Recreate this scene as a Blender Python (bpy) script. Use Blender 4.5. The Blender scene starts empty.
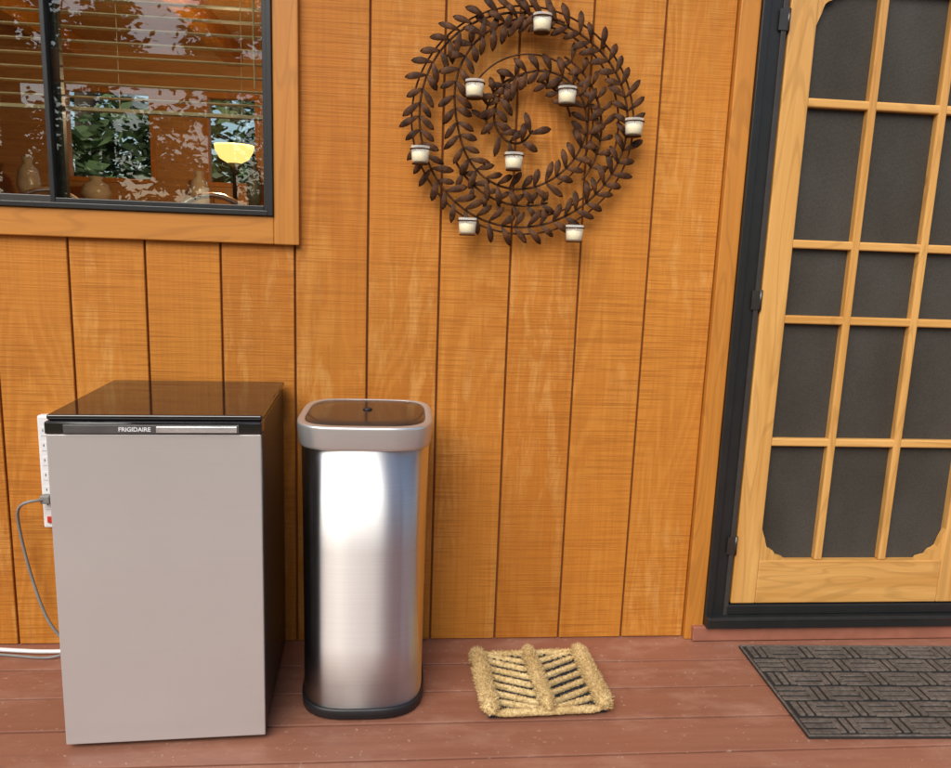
import bpy, bmesh, math, random
from mathutils import Vector, Matrix
random.seed(7)
S=bpy.context.scene
C=S.collection
S.view_settings.view_transform='Standard'; S.view_settings.look='None'; S.view_settings.exposure=0
# ---------------------------------------------------------------- materials
class N:
    def __init__(s,name):
        s.m=bpy.data.materials.new(name); s.m.use_nodes=True
        s.t=s.m.node_tree; s.b=s.t.nodes['Principled BSDF']; s.out=s.t.nodes['Material Output']
    def n(s,typ,**k):
        x=s.t.nodes.new(typ)
        for a,v in k.items(): setattr(x,a,v)
        return x
    def l(s,a,b): s.t.links.new(a,b)
    def coord(s,scale=(1,1,1),off=(0,0,0),kind='Object'):
        c=s.n('ShaderNodeTexCoord'); m=s.n('ShaderNodeMapping'); m.inputs['Scale'].default_value=scale; m.inputs['Location'].default_value=off
        s.l(c.outputs[kind],m.inputs['Vector']); return m.outputs[0]
    def noise(s,vec,scale=1,detail=3,rough=.5,dist=0):
        x=s.n('ShaderNodeTexNoise'); x.inputs['Scale'].default_value=scale; x.inputs['Detail'].default_value=detail
        x.inputs['Roughness'].default_value=rough; x.inputs['Distortion'].default_value=dist
        s.l(vec,x.inputs['Vector']); return x.outputs['Fac']
    def ramp(s,fac,a,b,ca=(0,0,0,1),cb=(1,1,1,1)):
        r=s.n('ShaderNodeValToRGB'); e=r.color_ramp.elements
        e[0].position=a;e[1].position=b;e[0].color=ca;e[1].color=cb
        s.l(fac,r.inputs[0]); return r.outputs[0]
    def mix(s,fac,a,b,mode='MIX'):
        x=s.n('ShaderNodeMix',data_type='RGBA',blend_type=mode)
        for i,v in ((0,fac),(6,a),(7,b)):
            if isinstance(v,(float,int)): x.inputs[i].default_value=v
            elif isinstance(v,tuple): x.inputs[i].default_value=v
            else: s.l(v,x.inputs[i])
        return x.outputs[2]
    def math(s,op,a,b=0):
        x=s.n('ShaderNodeMath',operation=op)
        for i,v in ((0,a),(1,b)):
            if isinstance(v,(float,int)): x.inputs[i].default_value=v
            else: s.l(v,x.inputs[i])
        return x.outputs[0]
    def bump(s,h,strength=.3,dist=.002):
        b=s.n('ShaderNodeBump'); b.inputs['Strength'].default_value=strength; b.inputs['Distance'].default_value=dist
        s.l(h,b.inputs['Height']); s.l(b.outputs[0],s.b.inputs['Normal'])
    def set(s,col=None,rough=None,metal=None,**k):
        if col is not None:
            if isinstance(col,tuple): s.b.inputs['Base Color'].default_value=col
            else: s.l(col,s.b.inputs['Base Color'])
        if rough is not None:
            if isinstance(rough,(int,float)): s.b.inputs['Roughness'].default_value=rough
            else: s.l(rough,s.b.inputs['Roughness'])
        if metal is not None: s.b.inputs['Metallic'].default_value=metal
        for a,v in k.items(): s.b.inputs[a.replace('_',' ')].default_value=v
        return s.m
def c(r,g,b): return (r,g,b,1)
def simple(name,col,rough=.5,metal=0,var=.12,scale=20,bump=0,**k):
    s=N(name); v=s.coord(); n=s.noise(v,scale,2)
    a=tuple(x*(1-var) for x in col[:3])+(1,); b=tuple(min(1,x*(1+var)) for x in col[:3])+(1,)
    col2=s.ramp(n,.3,.7,a,b)
    if bump: s.bump(n,bump,.003)
    return s.set(col2,rough,metal,**k)

def siding():
    s=N('stained_siding')
    co=s.n('ShaderNodeTexCoord'); sep=s.n('ShaderNodeSeparateXYZ'); s.l(co.outputs['Object'],sep.inputs[0])
    idx=s.math('FLOOR',s.math('DIVIDE',s.math('SUBTRACT',sep.outputs[0],.0925),.203))
    wn=s.n('ShaderNodeTexWhiteNoise',noise_dimensions='1D'); s.l(idx,wn.inputs['W'])
    comb=s.n('ShaderNodeCombineXYZ'); s.l(sep.outputs[0],comb.inputs[0]); s.l(s.math('ADD',sep.outputs[2],s.math('MULTIPLY',idx,3.7)),comb.inputs[2])
    s.l(s.math('MULTIPLY',idx,1.3),comb.inputs[1])
    def mp(sc):
        m=s.n('ShaderNodeMapping'); m.inputs['Scale'].default_value=sc; s.l(comb.outputs[0],m.inputs[0]); return m.outputs[0]
    base=s.ramp(wn.outputs[0],0,1,c(.52,.188,.022),c(.61,.242,.032))
    g=s.noise(mp((3.4,1,.60)),1.4,2,.35,.6)
    f=s.noise(mp((110,1,3)),1,3,.6)
    ph=s.math('ADD',s.math('MULTIPLY',g,120),s.math('MULTIPLY',f,3.5))
    rings=s.math('SINE',ph)
    gm=s.ramp(s.noise(mp((2,1,.8)),1.5,1),.42,.64)
    base=s.mix(s.math('MULTIPLY',s.math('MULTIPLY',s.ramp(rings,.0,1),gm),.28),base,c(.72,.36,.08))
    base=s.mix(s.math('MULTIPLY',s.math('MULTIPLY',s.ramp(rings,-1,-.3,c(1,1,1),c(0,0,0)),gm),.18),base,c(.36,.12,.014))
    base=s.mix(s.math('MULTIPLY',s.ramp(f,.4,.75),.32),base,c(.34,.110,.012))
    w=s.noise(mp((30,1,6)),1,4,.65,.4)
    wm=s.noise(mp((3,1,1.6)),1,1)
    base=s.mix(s.math('MULTIPLY',s.math('MULTIPLY',s.ramp(w,.50,.66),s.ramp(wm,.43,.60)),.40),base,c(.74,.42,.13))
    h=s.noise(mp((5,1,240)),1,2,.6)
    hm=s.noise(mp((4,1,2.2)),1,2)
    hk=s.math('MULTIPLY',s.ramp(h,.46,.64),s.ramp(hm,.25,.55))
    base=s.mix(s.math('MULTIPLY',hk,.54),base,c(.32,.102,.011))
    b=s.noise(mp((1.1,1,.9)),1.3,2)
    base=s.mix(s.ramp(b,.3,.75),base,c(.88,.82,.74),'MULTIPLY')
    hh=s.math('ADD',s.math('MULTIPLY',h,.9),s.math('MULTIPLY',f,.6))
    s.bump(hh,.6,.002)
    return s.set(base,.62,Specular_IOR_Level=.3)
def wood(name,ca,cb,axis='z',rough=.4,knot=True,bump=.15):
    s=N(name); sc={'z':(28,28,1.4),'x':(1.4,28,28),'y':(28,1.4,28)}[axis]
    v=s.coord(sc); n=s.noise(v,1,4,.6,.8)
    sc2={'z':(6,6,.8),'x':(.8,6,6),'y':(6,.8,6)}[axis]
    n2=s.noise(s.coord(sc2),1.5,1,.5,1.2); r=s.math('SINE',s.math('MULTIPLY',n2,45))
    col=s.ramp(n,.3,.72,ca,cb)
    dk=tuple(x*.6 for x in ca[:3])+(1,)
    col=s.mix(s.math('MULTIPLY',s.ramp(r,.5,1),.3),col,dk)
    if knot:
        vo=s.n('ShaderNodeTexVoronoi'); vo.inputs['Scale'].default_value=4.5; s.l(s.coord((1,1,.7)),vo.inputs['Vector'])
        col=s.mix(s.math('MULTIPLY',s.ramp(vo.outputs['Distance'],.03,.07,c(1,1,1),c(0,0,0)),.7),col,dk)
    s.bump(n,bump,.002)
    return s.set(col,rough)
M={}
M['siding']=siding()
M['groove']=simple('groove_wood',c(.17,.052,.008),.8)
M['trim']=wood('stained_trim',c(.45,.165,.020),c(.57,.235,.035),'z',.5)
M['trimx']=wood('stained_trim_h',c(.45,.165,.020),c(.57,.235,.035),'x',.5)
M['doorz']=wood('varnished_pine',c(.55,.270,.065),c(.73,.41,.13),'z',.25)
M['doorx']=wood('varnished_pine_h',c(.55,.270,.065),c(.73,.41,.13),'x',.25)
M['black']=simple('black_metal_frame',c(.015,.016,.016),.38)
M['bronze']=simple('bronze_aluminium',c(.045,.04,.036),.35)
def deckm():
    s=N('painted_deck')
    co=s.n('ShaderNodeTexCoord'); sep=s.n('ShaderNodeSeparateXYZ'); s.l(co.outputs['Object'],sep.inputs[0])
    idx=s.math('FLOOR',s.math('DIVIDE',sep.outputs[1],.14))
    wn=s.n('ShaderNodeTexWhiteNoise',noise_dimensions='1D'); s.l(idx,wn.inputs['W'])
    col=s.ramp(wn.outputs[0],0,1,c(.275,.115,.070),c(.37,.160,.102))
    n=s.noise(s.coord((2,40,10)),1,4,.6)
    col=s.mix(s.math('MULTIPLY',s.ramp(n,.4,.7),.45),col,c(.20,.078,.048))
    w=s.noise(s.coord((4,9,5)),1,5,.7)
    col=s.mix(s.math('MULTIPLY',s.ramp(w,.5,.72),.5),col,c(.45,.255,.175))
    sp=s.noise(s.coord((60,60,60)),1,2,.6)
    col=s.mix(s.math('MULTIPLY',s.ramp(sp,.66,.72),.45),col,c(.55,.42,.32))
    s.bump(n,.35,.002)
    return s.set(col,s.ramp(w,.3,.7,c(.36,.36,.36),c(.58,.58,.58)))
M['deck']=deckm()
M['sillred']=simple('painted_sill',c(.31,.12,.075),.5)
def screenm():
    s=N('insect_screen')
    co=s.n('ShaderNodeTexCoord'); sep=s.n('ShaderNodeSeparateXYZ'); s.l(co.outputs['Object'],sep.inputs[0])
    k=2*math.pi/.0031
    a=s.math('MAXIMUM',s.math('SINE',s.math('MULTIPLY',sep.outputs[0],k)),s.math('SINE',s.math('MULTIPLY',sep.outputs[2],k)))
    big=s.noise(s.coord((3,3,1.6)),1,3); fine=s.noise(s.coord((260,260,260)),1,3,.7)
    t=s.math('ADD',s.math('MULTIPLY',a,.32),s.math('MULTIPLY',fine,.9))
    col=s.ramp(t,.2,.9,c(.026,.024,.021),c(.100,.092,.078)); col=s.mix(s.ramp(big,.35,.68),col,c(.60,.56,.50),'MULTIPLY')  # broad soft tone painted in for light passing through the mesh
    return s.set(col,.55,Specular_IOR_Level=.3)
M['screen']=screenm()
def steel(name,col,rough,metal,axis,br=.06,bs=.03):
    s=N(name); sc={'z':(300,300,1.2),'x':(1.5,300,300)}[axis]
    n=s.noise(s.coord(sc),1,3,.6)
    r=s.ramp(n,.2,.8,(rough-br,)*3+(1,),(rough+br,)*3+(1,))
    cc=s.ramp(n,.2,.8,tuple(x*.98 for x in col[:3])+(1,),tuple(min(1,x*1.015) for x in col[:3])+(1,))
    big=s.noise(s.coord((3,3,3)),1,3)
    cc=s.mix(s.ramp(big,.3,.7),cc,c(.95,.95,.95),'MULTIPLY')
    if bs: s.bump(n,bs,.001)
    return s.set(cc,r,metal)
def canm():
    s=N('brushed_steel'); n=s.noise(s.coord((2,2,350)),1,3,.6)
    col=s.ramp(n,.2,.8,c(.72,.72,.71),c(.79,.79,.78))
    tg=s.n('ShaderNodeTangent',direction_type='RADIAL',axis='Z'); s.l(tg.outputs[0],s.b.inputs['Tangent'])
    return s.set(col,.38,1,Anisotropic=.98,Anisotropic_Rotation=.25)
M['steelcan']=canm()
M['steelfr']=steel('fridge_steel',c(.62,.605,.585),.38,.5,'x',.05,.012)
M['silver']=steel('silver_rim',c(.64,.645,.64),.34,.7,'x',.02,.0)
M['chrome']=simple('bright_trim',c(.85,.87,.89),.25,.8)
M['dimtrim']=simple('gray_trim',c(.16,.16,.16),.3,.6)
M['blackgloss']=simple('black_gloss',c(.012,.010,.010),.06,Specular_IOR_Level=.85)
M['lidblack']=simple('smoked_lid',c(.030,.024,.022),.14,Specular_IOR_Level=.6)
M['fridgeside']=simple('fridge_side',c(.022,.017,.015),.33,bump=.05,scale=120)
M['blackpl']=simple('black_plastic',c(.015,.015,.017),.45)
M['white']=simple('white_plastic',c(.78,.79,.79),.35,var=.03)
M['graycord']=simple('gray_cord',c(.22,.22,.21),.5)
M['red']=simple('red_switch',c(.6,.04,.02),.3)
M['slot']=simple('outlet_slot',c(.02,.02,.02),.6)
def rust():
    s=N('bronze_patina'); n=s.noise(s.coord((1,1,1)),60,4,.65); n2=s.noise(s.coord((1,1,1)),12,2)
    col=s.ramp(n,.35,.7,c(.034,.016,.008),c(.135,.052,.018)); col=s.mix(s.ramp(n2,.4,.7),col,c(.6,.55,.5),'MULTIPLY')
    s.bump(n,.3,.001); return s.set(col,.6,.1,Specular_IOR_Level=.2)
M['rust']=rust()
M['wax']=simple('candle_wax',c(.93,.84,.56),.5,var=.03)
def cupm():
    s=N('votive_glass'); tr=s.n('ShaderNodeBsdfTransparent'); tr.inputs[0].default_value=(1,1,.98,1)
    s.b.inputs['Base Color'].default_value=(.88,.87,.80,1); s.b.inputs['Roughness'].default_value=.05; s.b.inputs['Specular IOR Level'].default_value=.9
    lw=s.n('ShaderNodeLayerWeight'); lw.inputs[0].default_value=.4
    mx=s.n('ShaderNodeMixShader'); s.l(s.math('ADD',s.math('MULTIPLY',lw.outputs['Facing'],.45),.20),mx.inputs[0]); s.l(tr.outputs[0],mx.inputs[1]); s.l(s.b.outputs[0],mx.inputs[2]); s.l(mx.outputs[0],s.out.inputs[0]); return s.m
M['cup']=cupm()
def glassm(name,rf=.1,tint=(1,1,1,1),rough=.02):
    s=N(name); tr=s.n('ShaderNodeBsdfTransparent'); tr.inputs[0].default_value=tint
    gl=s.n('ShaderNodeBsdfGlossy'); gl.inputs['Roughness'].default_value=rough
    fr=s.n('ShaderNodeFresnel'); fr.inputs[0].default_value=1.5
    mx=s.n('ShaderNodeMixShader'); s.l(s.math('ADD',fr.outputs[0],rf),mx.inputs[0]); s.l(tr.outputs[0],mx.inputs[1]); s.l(gl.outputs[0],mx.inputs[2])
    s.l(mx.outputs[0],s.out.inputs[0]); return s.m
M['glass']=glassm('window_glass',.05,tint=(.88,.90,.86,1),rough=0)
M['slat']=simple('blind_slat',c(.80,.64,.38),.45)
def coir():
    s=N('coir_fibre'); n=s.noise(s.coord((1,1,1)),140,3,.7)
    n2=s.noise(s.coord((1,1,1)),18,2)
    col=s.ramp(n,.28,.66,c(.38,.235,.085),c(.88,.70,.36)); col=s.mix(s.ramp(n2,.35,.65),col,c(.82,.77,.68),'MULTIPLY')
    return s.set(col,.9)
M['coir']=coir()
M['matbase']=simple('rubber_base',c(.010,.013,.024),.6)
def rub():
    s=N('door_mat_rubber'); n=s.noise(s.coord((1,1,1)),70,4,.7); n2=s.noise(s.coord((1,1,1)),9,3)
    col=s.ramp(n,.35,.75,c(.075,.062,.052),c(.20,.165,.135)); col=s.mix(s.ramp(n2,.35,.7),col,c(.65,.65,.66),'MULTIPLY')
    s.bump(n,.6,.002); return s.set(col,.75)
M['rub']=rub(); M['rubdark']=simple('door_mat_recess',c(.020,.018,.017),.85)
M['roomwall']=wood('room_wall',c(.42,.20,.060),c(.56,.28,.09),'x',.5,False)
M['roomdark']=simple('room_floor',c(.10,.06,.035),.5)
M['bark']=simple('bark',c(.085,.055,.038),.9,var=.4,scale=6)
M['leaf']=simple('foliage',c(.058,.090,.026),.7,var=.5,scale=1.5)
M['grass']=simple('ground_grass',c(.12,.12,.05),.95,var=.4,scale=.8)
M['roof']=simple('roof_shingle',c(.08,.06,.05),.9)
M['sofa']=simple('dark_glaze',c(.075,.085,.070),.5,bump=.3,scale=90)
M['pot']=simple('ceramic',c(.5,.42,.32),.3)
M['steelhinge']=simple('hinge_metal',c(.10,.09,.08),.35,.8)
def emis(name,col,st):
    s=N(name); return s.set(col,.5,Emission_Color=col,Emission_Strength=st)
M['lampglow']=emis('lamp_shade',c(1,.64,.20),2.0)
# ---------------------------------------------------------------- geometry helpers
def link(o,parent=None):
    C.objects.link(o)
    if parent: o.parent=parent
    return o
def empty(name,loc=(0,0,0),rz=0):
    o=bpy.data.objects.new(name,None); o.location=loc; o.rotation_euler=(0,0,rz); o.empty_display_size=.1; C.objects.link(o); return o
def mk(name,bm,mats,parent=None,smooth=False):
    me=bpy.data.meshes.new(name); bm.normal_update(); bm.to_mesh(me); bm.free()
    for m in (mats if isinstance(mats,(list,tuple)) else [mats]): me.materials.append(m)
    if smooth:
        for p in me.polygons: p.use_smooth=True
    return link(bpy.data.objects.new(name,me),parent)
def addbox(bm,x0,x1,y0,y1,z0,z1,mi=0,bev=0,seg=2):
    v=[bm.verts.new((x,y,z)) for x in(x0,x1) for y in(y0,y1) for z in(z0,z1)]
    fs=[(0,1,3,2),(4,6,7,5),(0,4,5,1),(2,3,7,6),(0,2,6,4),(1,5,7,3)]
    F=[bm.faces.new([v[i] for i in f]) for f in fs]
    for f in F: f.material_index=mi
    if bev:
        es=list({e for f in F for e in f.edges})
        r=bmesh.ops.bevel(bm,geom=es,offset=bev,segments=seg,affect='EDGES',profile=.5)
        for f in r['faces']: f.material_index=mi
    return v
def box(name,x0,x1,y0,y1,z0,z1,mat,parent=None,bev=0.002,seg=2):
    bm=bmesh.new(); addbox(bm,x0,x1,y0,y1,z0,z1,0,bev,seg); bmesh.ops.recalc_face_normals(bm,faces=bm.faces)
    return mk(name,bm,mat,parent)
def tube(name,pts,r,mat,parent=None,cyc=False,res=3,nurbs=False):
    cu=bpy.data.curves.new(name,'CURVE'); cu.dimensions='3D'; cu.bevel_depth=r; cu.bevel_resolution=res; cu.resolution_u=8
    sp=cu.splines.new('NURBS' if nurbs else 'POLY'); sp.points.add(len(pts)-1)
    for i,p in enumerate(pts): sp.points[i].co=(*p,1)
    sp.use_cyclic_u=cyc
    if nurbs: sp.order_u=4; sp.use_endpoint_u=True
    cu.use_fill_caps=True
    cu.materials.append(mat); return link(bpy.data.objects.new(name,cu),parent)
def loft(bm,rings,mi=0,cap0=True,cap1=True):
    R=[[bm.verts.new(p) for p in r] for r in rings]; n=len(R[0])
    for a,b in zip(R[:-1],R[1:]):
        for i in range(n):
            f=bm.faces.new((a[i],a[(i+1)%n],b[(i+1)%n],b[i])); f.material_index=mi; f.smooth=True
    if cap0: f=bm.faces.new(list(reversed(R[0]))); f.material_index=mi
    if cap1: f=bm.faces.new(R[-1]); f.material_index=mi
    return R
def circ(r,z,n=24,cx=0,cy=0): return [(cx+r*math.cos(2*math.pi*i/n),cy+r*math.sin(2*math.pi*i/n),z) for i in range(n)]
# ================================================================ HOUSE
H=empty('wooden_house')
WX0,WX1,WZ0,WZ1=-1.62,-.367,1.272,2.10
gx=[.0925+.203*k for k in range(-14,4)]+[.9045]
bm=bmesh.new()
def brd(a,b,z0,z1):
    addbox(bm,a+.003,b-.003,0,.012,z0,z1,0,.0018,1)
for a,b in zip(gx[:-1],gx[1:]):
    if b<=-1.70 or a>=-.33: brd(a,b,.002,2.6)
    else: brd(a,b,.002,1.25); brd(a,b,2.12,2.6)
for a,b in ((1.88,2.083),(2.083,2.286),(2.286,2.489),(2.489,2.692),(2.692,2.895)): brd(a,b,.002,2.6)
mk('siding_boards',bm,M['siding'],H)
for i,(a,b,z0,z1) in enumerate([(gx[0],WX0-.02,0,2.6),(WX1+.02,.95,0,2.6),(WX0-.02,WX1+.02,0,1.24),(WX0-.02,WX1+.02,2.13,2.6),(1.86,2.895,0,2.6),(.95,1.86,2.16,2.6)]):
    box('wall_backing_%d'%i,a,b,.009,.09,z0,z1,M['groove'],H,0)
box('window_trim_right',WX1,WX1+.068,-.020,.03,WZ0-.0755,2.19,M['trim'],H,.003)
box('window_trim_left',WX0-.068,WX0,-.020,.03,WZ0-.0755,2.19,M['trim'],H,.003)
box('window_trim_bottom',WX0,WX1-.0005,-.019,.03,WZ0-.075,WZ0,M['trimx'],H,.003)
box('window_trim_top',WX0,WX1-.0005,-.019,.03,WZ1,2.19,M['trimx'],H,.003)
def frame(nm,x0,x1,z0,z1,t,y0,y1,mat,par):
    box(nm+'_l',x0,x0+t,y0,y1,z0,z1,mat,par,.002); box(nm+'_r',x1-t,x1,y0,y1,z0,z1,mat,par,.002)
    box(nm+'_b',x0+t,x1-t,y0+.0005,y1,z0,z0+t,mat,par,.002); box(nm+'_t',x0+t,x1-t,y0+.0005,y1,z1-t,z1,mat,par,.002)
frame('window_frame',WX0+.001,WX1-.001,WZ0+.001,WZ1-.001,.014,-.028,.07,M['black'],H)
frame('sash_right',-.955,WX1-.015,WZ0+.015,WZ1-.015,.013,-.012,.018,M['black'],H)
frame('sash_left',WX0+.015,-.925,WZ0+.015,WZ1-.015,.020,.020,.045,M['bronze'],H)
box('glass_right',-.942,WX1-.028,.004,.007,WZ0+.028,WZ1-.028,M['glass'],H,0)
box('glass_left',WX0+.035,-.945,.032,.035,WZ0+.035,WZ1-.035,M['glass'],H,0)
bm=bmesh.new()
z=1.575
while z<2.05:
    addbox(bm,WX0+.03,WX1-.03,.075,.100,z,z+.0028); z+=.036
addbox(bm,WX0+.03,WX1-.03,.074,.102,1.540,1.549)
for x in (-1.3,-.80,-.47): addbox(bm,x,x+.0015,.087,.089,1.54,2.08)
mk('window_blinds',bm,M['slat'],H)
tube('blind_cord',[(-.43,.07,2.05),(-.432,.07,1.75),(-.43,.07,1.62)],.0025,M['slat'],H)
RX0,RX1,RY0,RY1,RZ0,RZ1=-3.6,.6,.12,3.2,.0,2.45
rooms=[('room_left_wall',(RX0-.05,RX0,RY0,RY1,RZ0,RZ1),'roomwall'),('room_right_wall',(RX1,RX1+.05,RY0,RY1,RZ0,RZ1),'roomwall'),('room_ceiling',(RX0,RX1,RY0,RY1,RZ1,RZ1+.05),'roomwall'),('room_floor',(RX0,RX1,RY0,RY1,RZ0-.05,RZ0),'roomdark')]
ops=[(-2.26,-1.68),(-1.36,-1.00)]; oz0,oz1=1.56,2.16
xs=[RX0]+[v for o_ in ops for v in o_]+[RX1]
rooms+=[('room_back_low',(RX0,RX1,RY1,RY1+.08,RZ0,oz0),'roomwall'),('room_back_high',(RX0,RX1,RY1,RY1+.08,oz1,RZ1),'roomwall')]
for i in range(0,len(xs),2): rooms.append(('room_back_pier_%d'%i,(xs[i],xs[i+1],RY1,RY1+.08,oz0,oz1),'roomwall'))
for n_,b_,m_ in rooms: box(n_,*b_,M[m_],H,0)
for a,b in ops: frame('room_window',a,b,oz0,oz1,.03,RY1-.015,RY1+.05,M['trim'],H)
for i in range(4): box('ceiling_beam_%d'%i,RX0+.4+i*1.0,RX0+.5+i*1.0,RY0+.02,RY1-.02,2.33,2.449,M['trim'],H,.004)
box('eave_fascia',-2.8,3.0,-.42,-.39,2.62,2.80,M['trimx'],H,.003)
box('roof_slab',-3.7,3.05,-.45,3.4,2.801,2.9,M['roof'],H,.01)
box('soffit',-2.8,3.0,-.389,0.1,2.62,2.64,M['trimx'],H,.002)
box('door_trim_left',.9045,.962,-.018,.03,.0,2.19,M['trim'],H,.003)
box('door_trim_right',1.872,1.932,-.018,.03,.0,2.19,M['trim'],H,.003)
box('door_trim_top',.9625,1.8715,-.017,.03,2.115,2.19,M['trimx'],H,.003)
box('door_metal_outer',.9625,.985,-.030,.05,.085,2.113,M['black'],H,.002)
box('door_metal_inner',.9855,1.040,-.020,.05,.085,2.113,M['black'],H,.003)
box('door_metal_lip',1.022,1.036,-.027,-.0201,.086,2.112,M['bronze'],H,.001)
box('door_metal_right',1.826,1.8715,-.030,.05,.085,2.113,M['black'],H,.002)
box('door_metal_top',1.0405,1.8255,-.028,.05,2.07,2.112,M['black'],H,.002)
box('door_threshold',.9625,1.8715,-.050,.06,.050,.088,M['black'],H,.004)
box('door_threshold_step',1.03,1.83,-.028,.05,.0885,.120,M['black'],H,.003)
box('door_threshold_strip',.966,1.868,-.0520,-.0501,.078,.083,M['steelhinge'],H,.0005,1)
box('door_sill',.925,1.93,-.035,.06,.002,.0495,M['sillred'],H,.003)
for z in (.32,1.085,1.86):
    bm=bmesh.new(); loft(bm,[circ(.005,z-.03,12,1.040,-.026),circ(.005,z+.03,12,1.040,-.026)]); addbox(bm,1.012,1.038,-.0295,-.0272,z-.028,z+.028); mk('hinge',bm,M['steelhinge'],H)
D=empty('screen_door'); D.parent=H
DX0,DX1,DZ0,DZ1=1.044,1.822,.124,2.066
PX0,PX1,PZ0,PZ1=1.124,1.738,.268,1.955
y0,y1=-.024,.008
box('stile_left',DX0,PX0,y0,y1,DZ0,DZ1,M['doorz'],D,.004)
box('stile_right',PX1,DX1,y0,y1,DZ0,DZ1,M['doorz'],D,.004)
box('rail_bottom',PX0,PX1,y0+.0008,y1,DZ0,PZ0,M['doorx'],D,.004)
box('rail_top',PX0,PX1,y0+.0008,y1,PZ1,DZ1,M['doorx'],D,.004)
for i,x in enumerate((1.3195,1.5345)): box('muntin_v%d'%i,x-.0125,x+.0125,y0+.002,y1-.004,PZ0,PZ1,M['doorz'],D,.005,3)
for i,z in enumerate((.652,1.030,1.252,1.648)): box('muntin_h%d'%i,PX0,PX1,y0+.004,y1-.005,z-.0125,z+.0125,M['doorx'],D,.005,3)
box('screen_mesh',PX0-.005,PX1+.005,.001,.0025,PZ0-.005,PZ1+.005,M['screen'],D,0)
box('inner_door',1.044,1.824,.055,.09,.12,2.066,M['roomdark'],H,.003)
def bracket(cx,cz,sx,sz):
    pts=[(0,0),(.088,0),(.080,.009),(.064,.014),(.052,.016),(.047,.026),(.040,.034),(.029,.038),(.020,.046),(.016,.058),(.013,.070),(.005,.090),(0,.105)]
    bm=bmesh.new()
    fr=[bm.verts.new((cx+sx*p[0],y0+.004,cz+sz*p[1])) for p in pts]; bk=[bm.verts.new((cx+sx*p[0],-.002,cz+sz*p[1])) for p in pts]
    bm.faces.new(fr);bm.faces.new(list(reversed(bk)))
    for i in range(len(pts)): j=(i+1)%len(pts); bm.faces.new((fr[i],bk[i],bk[j],fr[j]))
    bmesh.ops.recalc_face_normals(bm,faces=bm.faces)
    mk('corner_bracket',bm,M['doorz'],D)
bracket(PX0,PZ0,1,1);bracket(PX1,PZ0,-1,1);bracket(PX0,PZ1,1,-1);bracket(PX1,PZ1,-1,-1)
for x in (-3.2,-1.32,2.0): box('porch_post',x-.06,x+.06,-3.46,-3.34,0.0,2.22,M['trim'],H,.006)
box('porch_header',-3.4,3.4,-3.47,-3.33,2.2201,2.42,M['trimx'],H,.006)
# ================================================================ DECK
bm=bmesh.new()
edges=[0.06]+[-.14*i for i in range(1,27)]
for a,b in zip(edges[:-1],edges[1:]):
    dz=random.uniform(-.0012,0)
    addbox(bm,-3.6,3.6,b+.0035,a-.0035,-.03,dz,0,.002,2)
mk('wooden_deck',bm,M['deck'])
box('deck_joists',-3.6,3.6,-3.64,.06,-.30,-.06,M['slot'],bpy.data.objects['wooden_deck'],0)
# ================================================================ FRIDGE
F=empty('mini_fridge',(-.784,-.494,0),math.radians(2.6))
w,d,h=.463,.455,.812
def fb(n,*a,m,bev=.003,seg=2): return box(n,*a,M[m],F,bev,seg)
fb('body',.004,w-.004,.052,d,.016,h-.018,m='fridgeside',bev=.006)
fb('top_panel',0,w,.010,d,h-.0125,h,m='blackgloss',bev=.005,seg=4)
fb('door_core',.001,w-.001,.006,.046,.012,h-.0465,m='fridgeside',bev=.004)
fb('door_panel',.002,w-.002,0,.0058,.013,h-.042,m='steelfr',bev=.0028,seg=4)
fb('door_top_trim',0,w,-.003,.046,h-.0415,h-.013,m='blackgloss',bev=.004,seg=3)
fb('trim_inlay',.040,w-.050,-.0052,-.0031,h-.0385,h-.0195,m='dimtrim',bev=.0008,seg=2)
fb('trim_inlay_highlight',.235,w-.054,-.0075,-.0053,h-.0365,h-.0225,m='chrome',bev=.0010,seg=2)  # bright strip stands in for the highlight on the silver inlay
fb('gasket',.006,w-.006,.0462,.0518,.03,h-.02,m='slot',bev=0)
for nm,x,yy in (('foot_front_right',w-.025,.045),('foot_front_left',.035,.06),('foot_back_left',.035,d-.04),('foot_back_right',w-.035,d-.04)):
    bm=bmesh.new(); loft(bm,[circ(.015,.0005,16,x,yy),circ(.015,.008,16,x,yy),circ(.007,.0085,16,x,yy),circ(.007,.02,16,x,yy)]); mk(nm,bm,M['blackpl'],F)
tx=bpy.data.curves.new('logo','FONT'); tx.body='FRIGIDAIRE'; tx.size=.0135; tx.extrude=.0004; tx.offset=.0003; tx.materials.append(M['white'])
o=link(bpy.data.objects.new('logo_lettering',tx),F); o.location=(.155,-.0058,h-.0338); o.rotation_euler=(math.radians(90),0,0)
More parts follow.
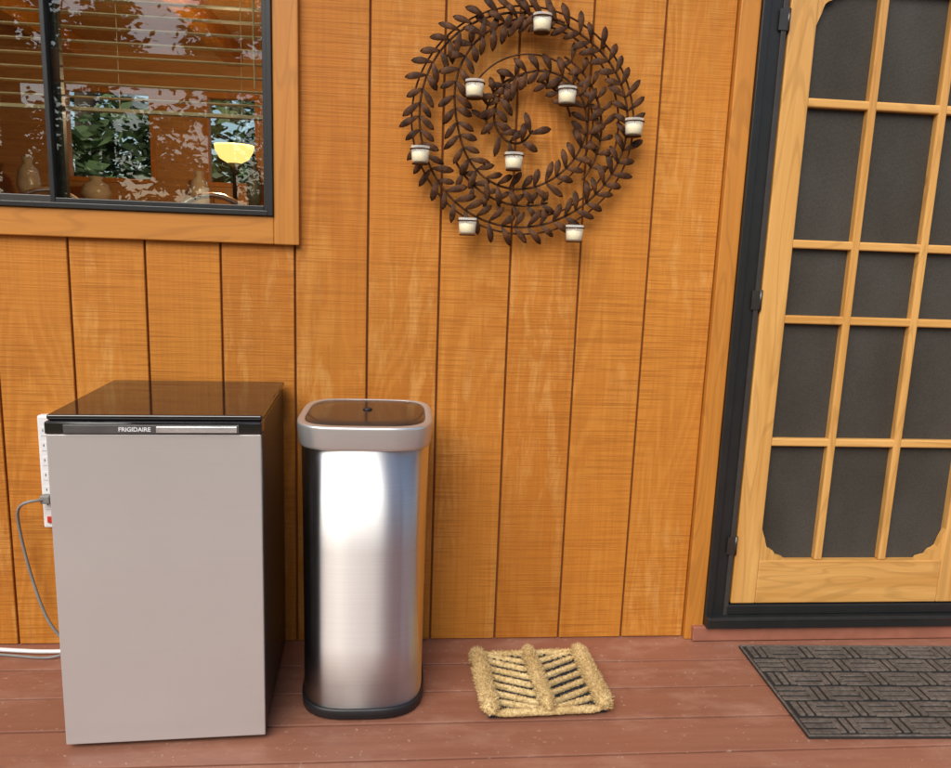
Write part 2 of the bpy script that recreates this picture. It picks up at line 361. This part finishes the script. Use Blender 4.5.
# ================================================================ TRASH CAN
T=empty('trash_can',(-.097,-.232,0),0)
def sup(a,b,z,n=3.3,N_=112):
    P=[]
    for i in range(N_):
        t=2*math.pi*i/N_; cs,sn=math.cos(t),math.sin(t)
        P.append((a*math.copysign(abs(cs)**(2/n),cs),b*math.copysign(abs(sn)**(2/n),sn),z))
    return P
A,B=.158,.170
bm=bmesh.new(); loft(bm,[sup(A*1.0,B*1.0,.001),sup(A*1.03,B*1.03,.006),sup(A*1.035,B*1.035,.026),sup(A*1.02,B*1.02,.032)]); mk('base_ring',bm,M['blackpl'],T)
bm=bmesh.new(); loft(bm,[sup(A,B,.032),sup(A*1.0,B*1.0,.2),sup(A*1.01,B*1.005,.45),sup(A*1.03,B*1.01,.722)]); mk('steel_body',bm,M['steelcan'],T)
bm=bmesh.new(); q=4.2
loft(bm,[sup(A*1.03,B*1.015,.715,q),sup(A*1.045,B*1.025,.7165,q),sup(A*1.052,B*1.032,.722,q),sup(A*1.075,B*1.052,.766,q),sup(A*1.074,B*1.051,.7705,q),sup(A*1.064,B*1.041,.7735,q),sup(A*1.045,B*1.025,.7745,q),sup(A*.965,B*.955,.775,q),sup(A*.955,B*.945,.7735,q),sup(A*.952,B*.942,.765,q)]); mk('lid_rim',bm,M['silver'],T)
bm=bmesh.new()
loft(bm,[sup(A*.944,B*.934,.7655,q),sup(A*.944,B*.934,.7725,q),sup(A*.935,B*.925,.7745,q),sup(A*.6,B*.6,.7755,q),sup(A*.2,B*.2,.776,q)]); mk('lid_flap',bm,M['lidblack'],T)
bm=bmesh.new(); loft(bm,[circ(.012,.7761,20,0,.02),circ(.012,.779,20,0,.02),circ(.009,.781,20,0,.02)]); mk('lid_sensor',bm,M['blackpl'],T)
# ================================================================ CANDLE HOLDER WALL ART
WR=empty('wall_candle_holder',(.312,-.035,1.550))
def leafgeo(bm,p,ang,L,Wd,tilt):
    n=7; dx,dz=math.cos(ang),math.sin(ang); px,pz=-dz,dx
    rows=[]
    for i in range(n+1):
        t=i/n; wd=Wd*math.sin(math.pi*min(1,(t*.90+.06)))**.45*(.45+.55*min(1,t*1.8))
        if i==n: wd*=.35
        if i==0: wd*=.4
        cy=-.012*math.sin(math.pi*t)*tilt-.004
        row=[]
        for s_ in (-1,0,1):
            row.append(bm.verts.new((p[0]+dx*L*t+px*wd*.5*s_, p[1]+cy+(.003 if s_==0 else 0), p[2]+dz*L*t+pz*wd*.5*s_)))
        rows.append(row)
    for a,b in zip(rows[:-1],rows[1:]):
        for j in range(2):
            f=bm.faces.new((a[j],a[j+1],b[j+1],b[j])); f.smooth=True
bm=bmesh.new()
def stem(pts,nm,sp=.033,L=.055,Wd=.0195,r=.0032):
    tube(nm,pts,r,M['rust'],WR)
    acc=0
    for a,b in zip(pts[:-1],pts[1:]):
        seg=(Vector(b)-Vector(a)); acc+=seg.length
        if acc>=sp:
            acc=0
            ang=math.atan2(seg.z,seg.x)
            for s_ in (1,-1):
                leafgeo(bm,b,ang+s_*random.uniform(.75,1.1),L*random.uniform(.85,1.15),Wd*random.uniform(.9,1.1),random.uniform(.3,1.3))
def interp(tb,x):
    for (a,ra),(b,rb) in zip(tb[:-1],tb[1:]):
        if x<=b:
            k=(x-a)/(b-a); k=k*k*(3-2*k); return ra+(rb-ra)*k
    return tb[-1][1]
tb=[(0,.283),(1.0,.277),(1.35,.180),(1.9,.165),(2.25,.085),(2.7,.035)]
n=800; sp_=[]
for i in range(n+1):
    u=2.7*i/n; th=math.radians(70)+u*2*math.pi; rr=interp(tb,u)+.004*math.sin(th*3+1)
    sp_.append((rr*math.cos(th)*1.03,0,rr*math.sin(th)))
stem(sp_,'vine_spiral')
def sub(a0,a1,r0,r1,cx=0,cz=0,n=60): return [((r0+(r1-r0)*i/n)*math.cos(math.radians(a0+(a1-a0)*i/n))+cx,.004,(r0+(r1-r0)*i/n)*math.sin(math.radians(a0+(a1-a0)*i/n))+cz) for i in range(n+1)]
stem(sub(-40,60,.225,.205),'vine_branch_a',sp=.037,L=.044,Wd=.0165)
stem(sub(-150,-70,.215,.225),'vine_branch_b',sp=.037,L=.044,Wd=.0165)
stem(sub(200,90,.10,.125,0,0),'vine_branch_c',sp=.035,L=.044,Wd=.0165)
stem(sub(10,75,.13,.115,0,0),'vine_branch_d',sp=.035,L=.042,Wd=.016)
tube('outer_ring',[(.302*math.cos(a*math.pi/48)*1.02,.006,.300*math.sin(a*math.pi/48)) for a in range(96)],.0026,M['rust'],WR,True)
tube('side_arc',[((.255)*math.cos(a)+.010,.004,.255*math.sin(a)) for a in [math.radians(-80+i*4) for i in range(41)]],.0026,M['rust'],WR)
tube('middle_arc',sub(-60,170,.185,.175,.01,0),.0024,M['rust'],WR)
lv=mk('leaves',bm,M['rust'],WR)
sm=lv.modifiers.new('s','SOLIDIFY'); sm.thickness=.0012
for a in (45,135,225,315):
    a=math.radians(a); tube('wall_standoff',[(.305*math.cos(a),.006,.30*math.sin(a)),(.305*math.cos(a),.036,.30*math.sin(a))],.003,M['rust'],WR)
cups=[(.342,1.796),(.169,1.622),(.419,1.618),(.608,1.546),(.029,1.447),(.282,1.442),(.162,1.265),(.460,1.257)]
for i,(x,z) in enumerate(cups):
    x-=.312; z-=1.550; yy=-.042
    e=bpy.data.objects.new('candle_cup',None); C.objects.link(e); e.parent=WR; e.location=(x,yy,z); e.empty_display_size=.02
    bm=bmesh.new(); loft(bm,[circ(.0190,-.022,24),circ(.0225,-.018,24),circ(.0255,.022,24),circ(.0245,.022,24),circ(.0232,.010,24)],cap1=False); mk('glass_cup',bm,M['cup'],e)
    bm=bmesh.new(); loft(bm,[circ(.0185,-.0195,20),circ(.0212,-.016,20),circ(.0228,.004,20),circ(.021,.0065,20),circ(.002,.006,20)]); mk('wax',bm,M['wax'],e)
    tube('wick',[(0,0,.005),(.001,0,.016)],.0008,M['slot'],e)
    tube('holder_ring',[(.0266*math.cos(a*math.pi/12),.0266*math.sin(a*math.pi/12),.014) for a in range(24)],.0018,M['rust'],e,True)
    bm=bmesh.new(); loft(bm,[circ(.021,-.0255,20),circ(.022,-.0225,20)]); mk('holder_plate',bm,M['rust'],e)
    tube('holder_arm',[(0,.026,.014),(0,.043,.014)],.0024,M['rust'],e)
# ================================================================ POWER STRIP + CORDS
P=empty('power_strip',(-.998,-.001,0))
box('strip_body',-.022,.022,-.028,0,.375,.705,M['white'],P,.006,3)
for i in range(6):
    z=.66-i*.043
    box('outlet_%d'%i,-.013,.013,-.0295,-.0285,z-.013,z+.013,M['white'],P,.0004,1)
    for dx in (-.006,.006): box('slot',dx-.001,dx+.001,-.0302,-.0296,z-.001,z+.006,M['slot'],P,0)
box('switch',-.009,.009,-.033,-.0285,.392,.412,M['red'],P,.002)
box('plug',-.016,.012,-.055,-.0305,.455,.480,M['graycord'],P,.005,3)
tube('fridge_cord',[(-.005,-.05,.467),(-.035,-.075,.472),(-.075,-.06,.455),(-.085,-.04,.40),(-.078,-.03,.30),(-.055,-.035,.20),(-.02,-.05,.10),(.02,-.05,.04),(.06,-.05,.012),(.2,-.05,.008)],.0042,M['graycord'],P,nurbs=True)
tube('strip_cord',[(-.45,-.03,.008),(-.25,-.035,.012),(-.12,-.05,.010),(-.06,-.06,.012),(0,-.055,.006),(.3,-.04,.006)],.006,M['white'],P,nurbs=True)
tube('gray_floor_cord',[(-.45,-.05,.006),(-.2,-.055,.006),(-.08,-.075,.006),(.02,-.10,.006),(.06,-.06,.02),(.2,-.05,.006)],.0035,M['graycord'],P,nurbs=True)
# ================================================================ BOOT SCRAPER MAT
B_=empty('boot_scraper_mat',(.387,-.262,0),math.radians(2.5)); B_.scale=(.97,.97,1)
box('base',-.165,.165,-.145,.145,.001,.012,M['matbase'],B_,.003)
def fibre(bm,p,dirv,l,wd):
    d=Vector(dirv).normalized(); s_=d.cross(Vector((random.uniform(-1,1),random.uniform(-1,1),random.uniform(-1,1)))).normalized()*wd
    p=Vector(p); q=p+d*l; bend=Vector((random.uniform(-1,1),random.uniform(-1,1),random.uniform(-.6,.3)))*l*.35
    a=bm.verts.new(p-s_);b=bm.verts.new(p+s_);cc=bm.verts.new(p+d*l*.6+s_*.8+bend*.3);dd=bm.verts.new(p+d*l*.6-s_*.8+bend*.3);e=bm.verts.new(q+bend)
    bm.faces.new((a,b,cc,dd));bm.faces.new((dd,cc,e))
def coirroll(nm,p0,p1,ra,rb,nf,lf):
    p0=Vector(p0);p1=Vector(p1);ax=(p1-p0).normalized(); side=Vector((ax.y,-ax.x,0)); up=Vector((0,0,1))
    bm=bmesh.new(); n=40; rings=[]
    for i in range(n+1):
        t=i/n; e=min(1,(min(t,1-t)*10))**.4*.98+.02; r=[]
        for j in range(16):
            a=2*math.pi*j/16; k=1+random.uniform(-.10,.10)
            r.append(tuple(p0.lerp(p1,t)+side*math.cos(a)*ra*e*k+up*math.sin(a)*rb*e*k))
        rings.append(r)
    loft(bm,rings)
    for _ in range(nf):
        t=random.random(); a=random.uniform(-.3,math.pi+.3); e=min(1,(min(t,1-t)*10))**.4
        nn=side*math.cos(a)+up*math.sin(a)*1.0
        p=p0.lerp(p1,t)+side*math.cos(a)*ra*e*.95+up*math.sin(a)*rb*e*.95
        endv=ax*(-.9 if t<.05 else .9 if t>.95 else random.uniform(-.5,.5))
        fibre(bm,p,nn+endv,random.uniform(.4,1)*lf,.0007)
    mk(nm,bm,M['coir'],B_)
for i,x in enumerate((-.158,0,.158)):
    coirroll('coir_brush_%d'%i,(x,-.162,.026),(x,.160,.026),.022 if i!=1 else .018,.020,2800,.012)
coirroll('coir_edge_back',(-.15,.148,.016),(.15,.148,.016),.010,.010,700,.007)
coirroll('coir_edge_front',(-.15,-.148,.016),(.15,-.148,.016),.011,.010,700,.007)
# left panel falls towards the front-right, right panel mirrors it (chevron)
for side_ in (-1,1):
    for j in range(7):
        yc=-.126+j*.042
        xi,xo=side_*.018,side_*.140
        yi,yo=yc-.030,yc+.030
        yi=max(-.14,min(.142,yi)); yo=max(-.14,min(.142,yo))
        coirroll('rope',(xi,yi,.017),(xo,yo,.017),.0066,.009,260,.005)
bm=bmesh.new()
for side_ in (-1,1):
    for j in range(8):
        for k_ in range(6):
            x=side_*(.032+k_*.019); y=-.147+j*.042+(k_-2.5)*.0094
            if abs(y)<.135: addbox(bm,x-.004,x+.004,y-.004,y+.004,.012,.020,0,.0015,1)
mk('rubber_studs',bm,M['matbase'],B_)
# ================================================================ DOOR MAT
DM=empty('door_mat',(1.060,-.073,0),math.radians(-2.0))
W_,D_=.76,.452
box('mat_base',0,W_,-D_,0,.001,.006,M['rubdark'],DM,.002)
bm=bmesh.new()
t=.0732; nx=int((W_-.02)/t); ny=int((D_-.01)/t)
ox=(W_-nx*t)/2; oy=-(D_-ny*t)/2
for i in range(nx):
    for j in range(ny):
        cx=ox+(i+.5)*t; cy=oy-(j+.5)*t
        for q in (-1,0,1):
            o_=q*.0235; jj=random.uniform(-.001,.001)
            if (i+j)%2: addbox(bm,cx-.041,cx+.041,cy+o_-.0088,cy+o_+.0088,.006,.0115+jj,0,.003,2)
            else: addbox(bm,cx+o_-.0088,cx+o_+.0088,cy-.030,cy+.030,.006,.0128+jj,0,.003,2)
for a in ((0,W_,-.008,0),(0,W_,-D_,-D_+.008),(0,.008,-D_+.0082,-.0082),(W_-.008,W_,-D_+.0082,-.0082)): addbox(bm,a[0],a[1],a[2],a[3],.0062,.0105,0,.002,1)
mk('woven_relief',bm,M['rub'],DM)
# ================================================================ things inside the room
L=empty('torchiere_lamp',(-.80,1.5,0))
bm=bmesh.new(); loft(bm,[circ(.030,1.555,32),circ(.065,1.575,32),circ(.085,1.61,32),circ(.088,1.635,32),circ(.082,1.634,32),circ(.02,1.58,32)],cap1=True); mk('glass_shade',bm,M['lampglow'],L)
bm=bmesh.new(); loft(bm,[circ(.12,.0,24),circ(.11,.03,24),circ(.012,.04,24),circ(.010,1.50,24),circ(.03,1.555,24)]); mk('stand',bm,M['steelhinge'],L)
pl=bpy.data.lights.new('lamp_bulb','POINT'); pl.energy=46; pl.color=(1,.72,.42); pl.shadow_soft_size=.05
o=link(bpy.data.objects.new('lamp_bulb',pl),L); o.location=(0,0,1.78)
for cx,cy in ((-1.45,1.1),(-.78,1.0)):
    ch=empty('dining_chair',(cx,cy,0),.2)
    tube('back_hoop',[(.22*math.cos(a*math.pi/16),0,1.08+.30*math.sin(a*math.pi/16)) for a in range(17)],.012,M['chrome'],ch)
    for x in (-.2,.2):
        tube('leg_back',[(x*1.1,0,0),(x*1.1,0,1.08)],.013,M['chrome'],ch); tube('leg_front',[(x,.42,0),(x,.42,.45)],.013,M['chrome'],ch)
    for x in (-.1,0,.1): tube('spindle',[(x,0,.47),(x,0,1.08+.30*math.sqrt(1-(x/.22)**2))],.007,M['doorz'],ch)
    box('seat',-.23,.23,-.02,.44,.44,.48,M['doorx'],ch,.015)
SB=empty('sideboard',(-1.6,2.75,0))
box('cabinet',-1.2,1.9,-.02,.40,.02,1.38,M['roomdark'],SB,.01)
box('cabinet_top',-1.23,1.93,-.05,.42,1.3805,1.41,M['doorx'],SB,.006)
for x,hh,rr in ((-.75,.26,.07),(-.35,.16,.09),(.28,.22,.06),(.62,.30,.05),(.98,.18,.10),(1.4,.24,.06)):
    v=empty('ceramic_vase',(-1.6+x,2.88,1.4105))
    bm=bmesh.new(); loft(bm,[circ(rr*.6,0,20),circ(rr,hh*.35,20),circ(rr*.8,hh*.7,20),circ(rr*.35,hh*.85,20),circ(rr*.5,hh,20)]); mk('vase_body',bm,M['pot' if x<.5 else 'sofa'],v)
# ================================================================ OUTDOORS
bm=bmesh.new(); addbox(bm,-150,150,-150,150,-.50,-.42); mk('ground',bm,M['grass'])
def treemesh(seed,h,cr,nl,conifer):
    rnd=random.Random(seed); bm=bmesh.new()
    rings=[]
    for i in range(9):
        t=i/8; r=.16*h/6*(1-t)**.8+.01; rings.append([(r*math.cos(a*math.pi/5)+.08*math.sin(3*t+seed),r*math.sin(a*math.pi/5),t*h) for a in range(10)])
    loft(bm,rings)
    clumps=[]
    for i in range(56):
        t=rnd.uniform(.06,1); a=rnd.uniform(0,6.28)
        R=cr*((1-t)*1.05+.05) if conifer else cr*math.sin(math.pi*min(.97,max(.08,(t-.02)/1.0)))
        rr=R*rnd.uniform(.45,1)
        cpt=Vector((rr*math.cos(a),rr*math.sin(a),t*h-(.1*rr if conifer else 0))); clumps.append((cpt,cr*rnd.uniform(.18,.32)))
        b=Vector((0,0,max(.2,t*h-rr*.35))); d=cpt-b; s=d.cross(Vector((0,0,1)))
        s=(s.normalized() if s.length>1e-3 else Vector((1,0,0)))*.03
        bm.faces.new([bm.verts.new(b-s),bm.verts.new(b+s),bm.verts.new(cpt)])
    for _ in range(nl):
        cpt,rad=rnd.choice(clumps)
        v=Vector((rnd.gauss(0,1),rnd.gauss(0,1),rnd.gauss(0,.6)))*rad*.6; p=cpt+v
        u=Vector((rnd.uniform(-1,1),rnd.uniform(-1,1),rnd.uniform(-.5,.5))).normalized(); w_=u.cross(Vector((rnd.uniform(-1,1),rnd.uniform(-1,1),rnd.uniform(-1,1)))).normalized()
        s=rnd.uniform(.06,.12)
        f=bm.faces.new([bm.verts.new(p-u*s*1.3),bm.verts.new(p+w_*s*.6),bm.verts.new(p+u*s*1.3),bm.verts.new(p-w_*s*.6)]); f.material_index=1
    me=bpy.data.meshes.new('tree_mesh'); bm.to_mesh(me); bm.free(); me.materials.append(M['bark']); me.materials.append(M['leaf']); return me
tm=[treemesh(1,8,1.7,5500,True),treemesh(2,7,2.1,5500,False),treemesh(3,9,1.9,5500,True)]
rnd=random.Random(5)
pos=[(-17+i*1.9+rnd.uniform(-.5,.5),-12-rnd.uniform(0,4)) for i in range(17)]+[(-13+i*1.4+rnd.uniform(-.4,.4),8.0+rnd.uniform(0,3)) for i in range(10)]
for i,(x,y) in enumerate(pos):
    k=i%3
    o=bpy.data.objects.new('oak_tree' if k==1 else 'pine_tree',tm[k]); C.objects.link(o)
    s=rnd.uniform(.6,1.0)
    if y<0 and x<-3: s*=1.35
    o.location=(x,y,-.43); o.rotation_euler=(0,0,rnd.uniform(0,6)); o.scale=(s,s,s)
# ================================================================ LIGHT
W=bpy.data.worlds.new('World'); S.world=W; W.use_nodes=True
bg=W.node_tree.nodes['Background']; sk=W.node_tree.nodes.new('ShaderNodeTexSky'); sk.sky_type='NISHITA'; sk.sun_disc=False
EL,AZ=math.radians(42),math.radians(-28)
sk.sun_elevation=EL
dirv=Vector((math.sin(AZ)*math.cos(EL),-math.cos(AZ)*math.cos(EL),math.sin(EL)))
sk.sun_rotation=math.atan2(dirv.x,dirv.y)
sk.dust_density=1.5; sk.air_density=1
W.node_tree.links.new(sk.outputs[0],bg.inputs[0]); bg.inputs[1].default_value=.15
sl=bpy.data.lights.new('sun','SUN'); sl.energy=3.9; sl.angle=math.radians(50); sl.color=(1,.94,.85)
so=bpy.data.objects.new('sun',sl); C.objects.link(so); so.rotation_euler=dirv.to_track_quat('Z','Y').to_euler()
# ================================================================ CAMERA
cam=bpy.data.cameras.new('camera'); co=bpy.data.objects.new('camera',cam); C.objects.link(co); S.camera=co
cam.sensor_width=36; cam.lens=754/951*36; cam.clip_end=500; cam.clip_start=.02
yaw,pitch,roll=[math.radians(a) for a in (5.43,10.04,2.06)]
Fv=Vector((math.sin(yaw)*math.cos(pitch),math.cos(yaw)*math.cos(pitch),-math.sin(pitch)))
Rv=Fv.cross(Vector((0,0,1))).normalized(); Uv=Rv.cross(Fv)
r_=Rv*math.cos(roll)+Uv*math.sin(roll); u_=-Rv*math.sin(roll)+Uv*math.cos(roll)
m=Matrix((r_,u_,-Fv)).transposed().to_4x4(); m.translation=Vector((0,-2.178,1.2)); co.matrix_world=m
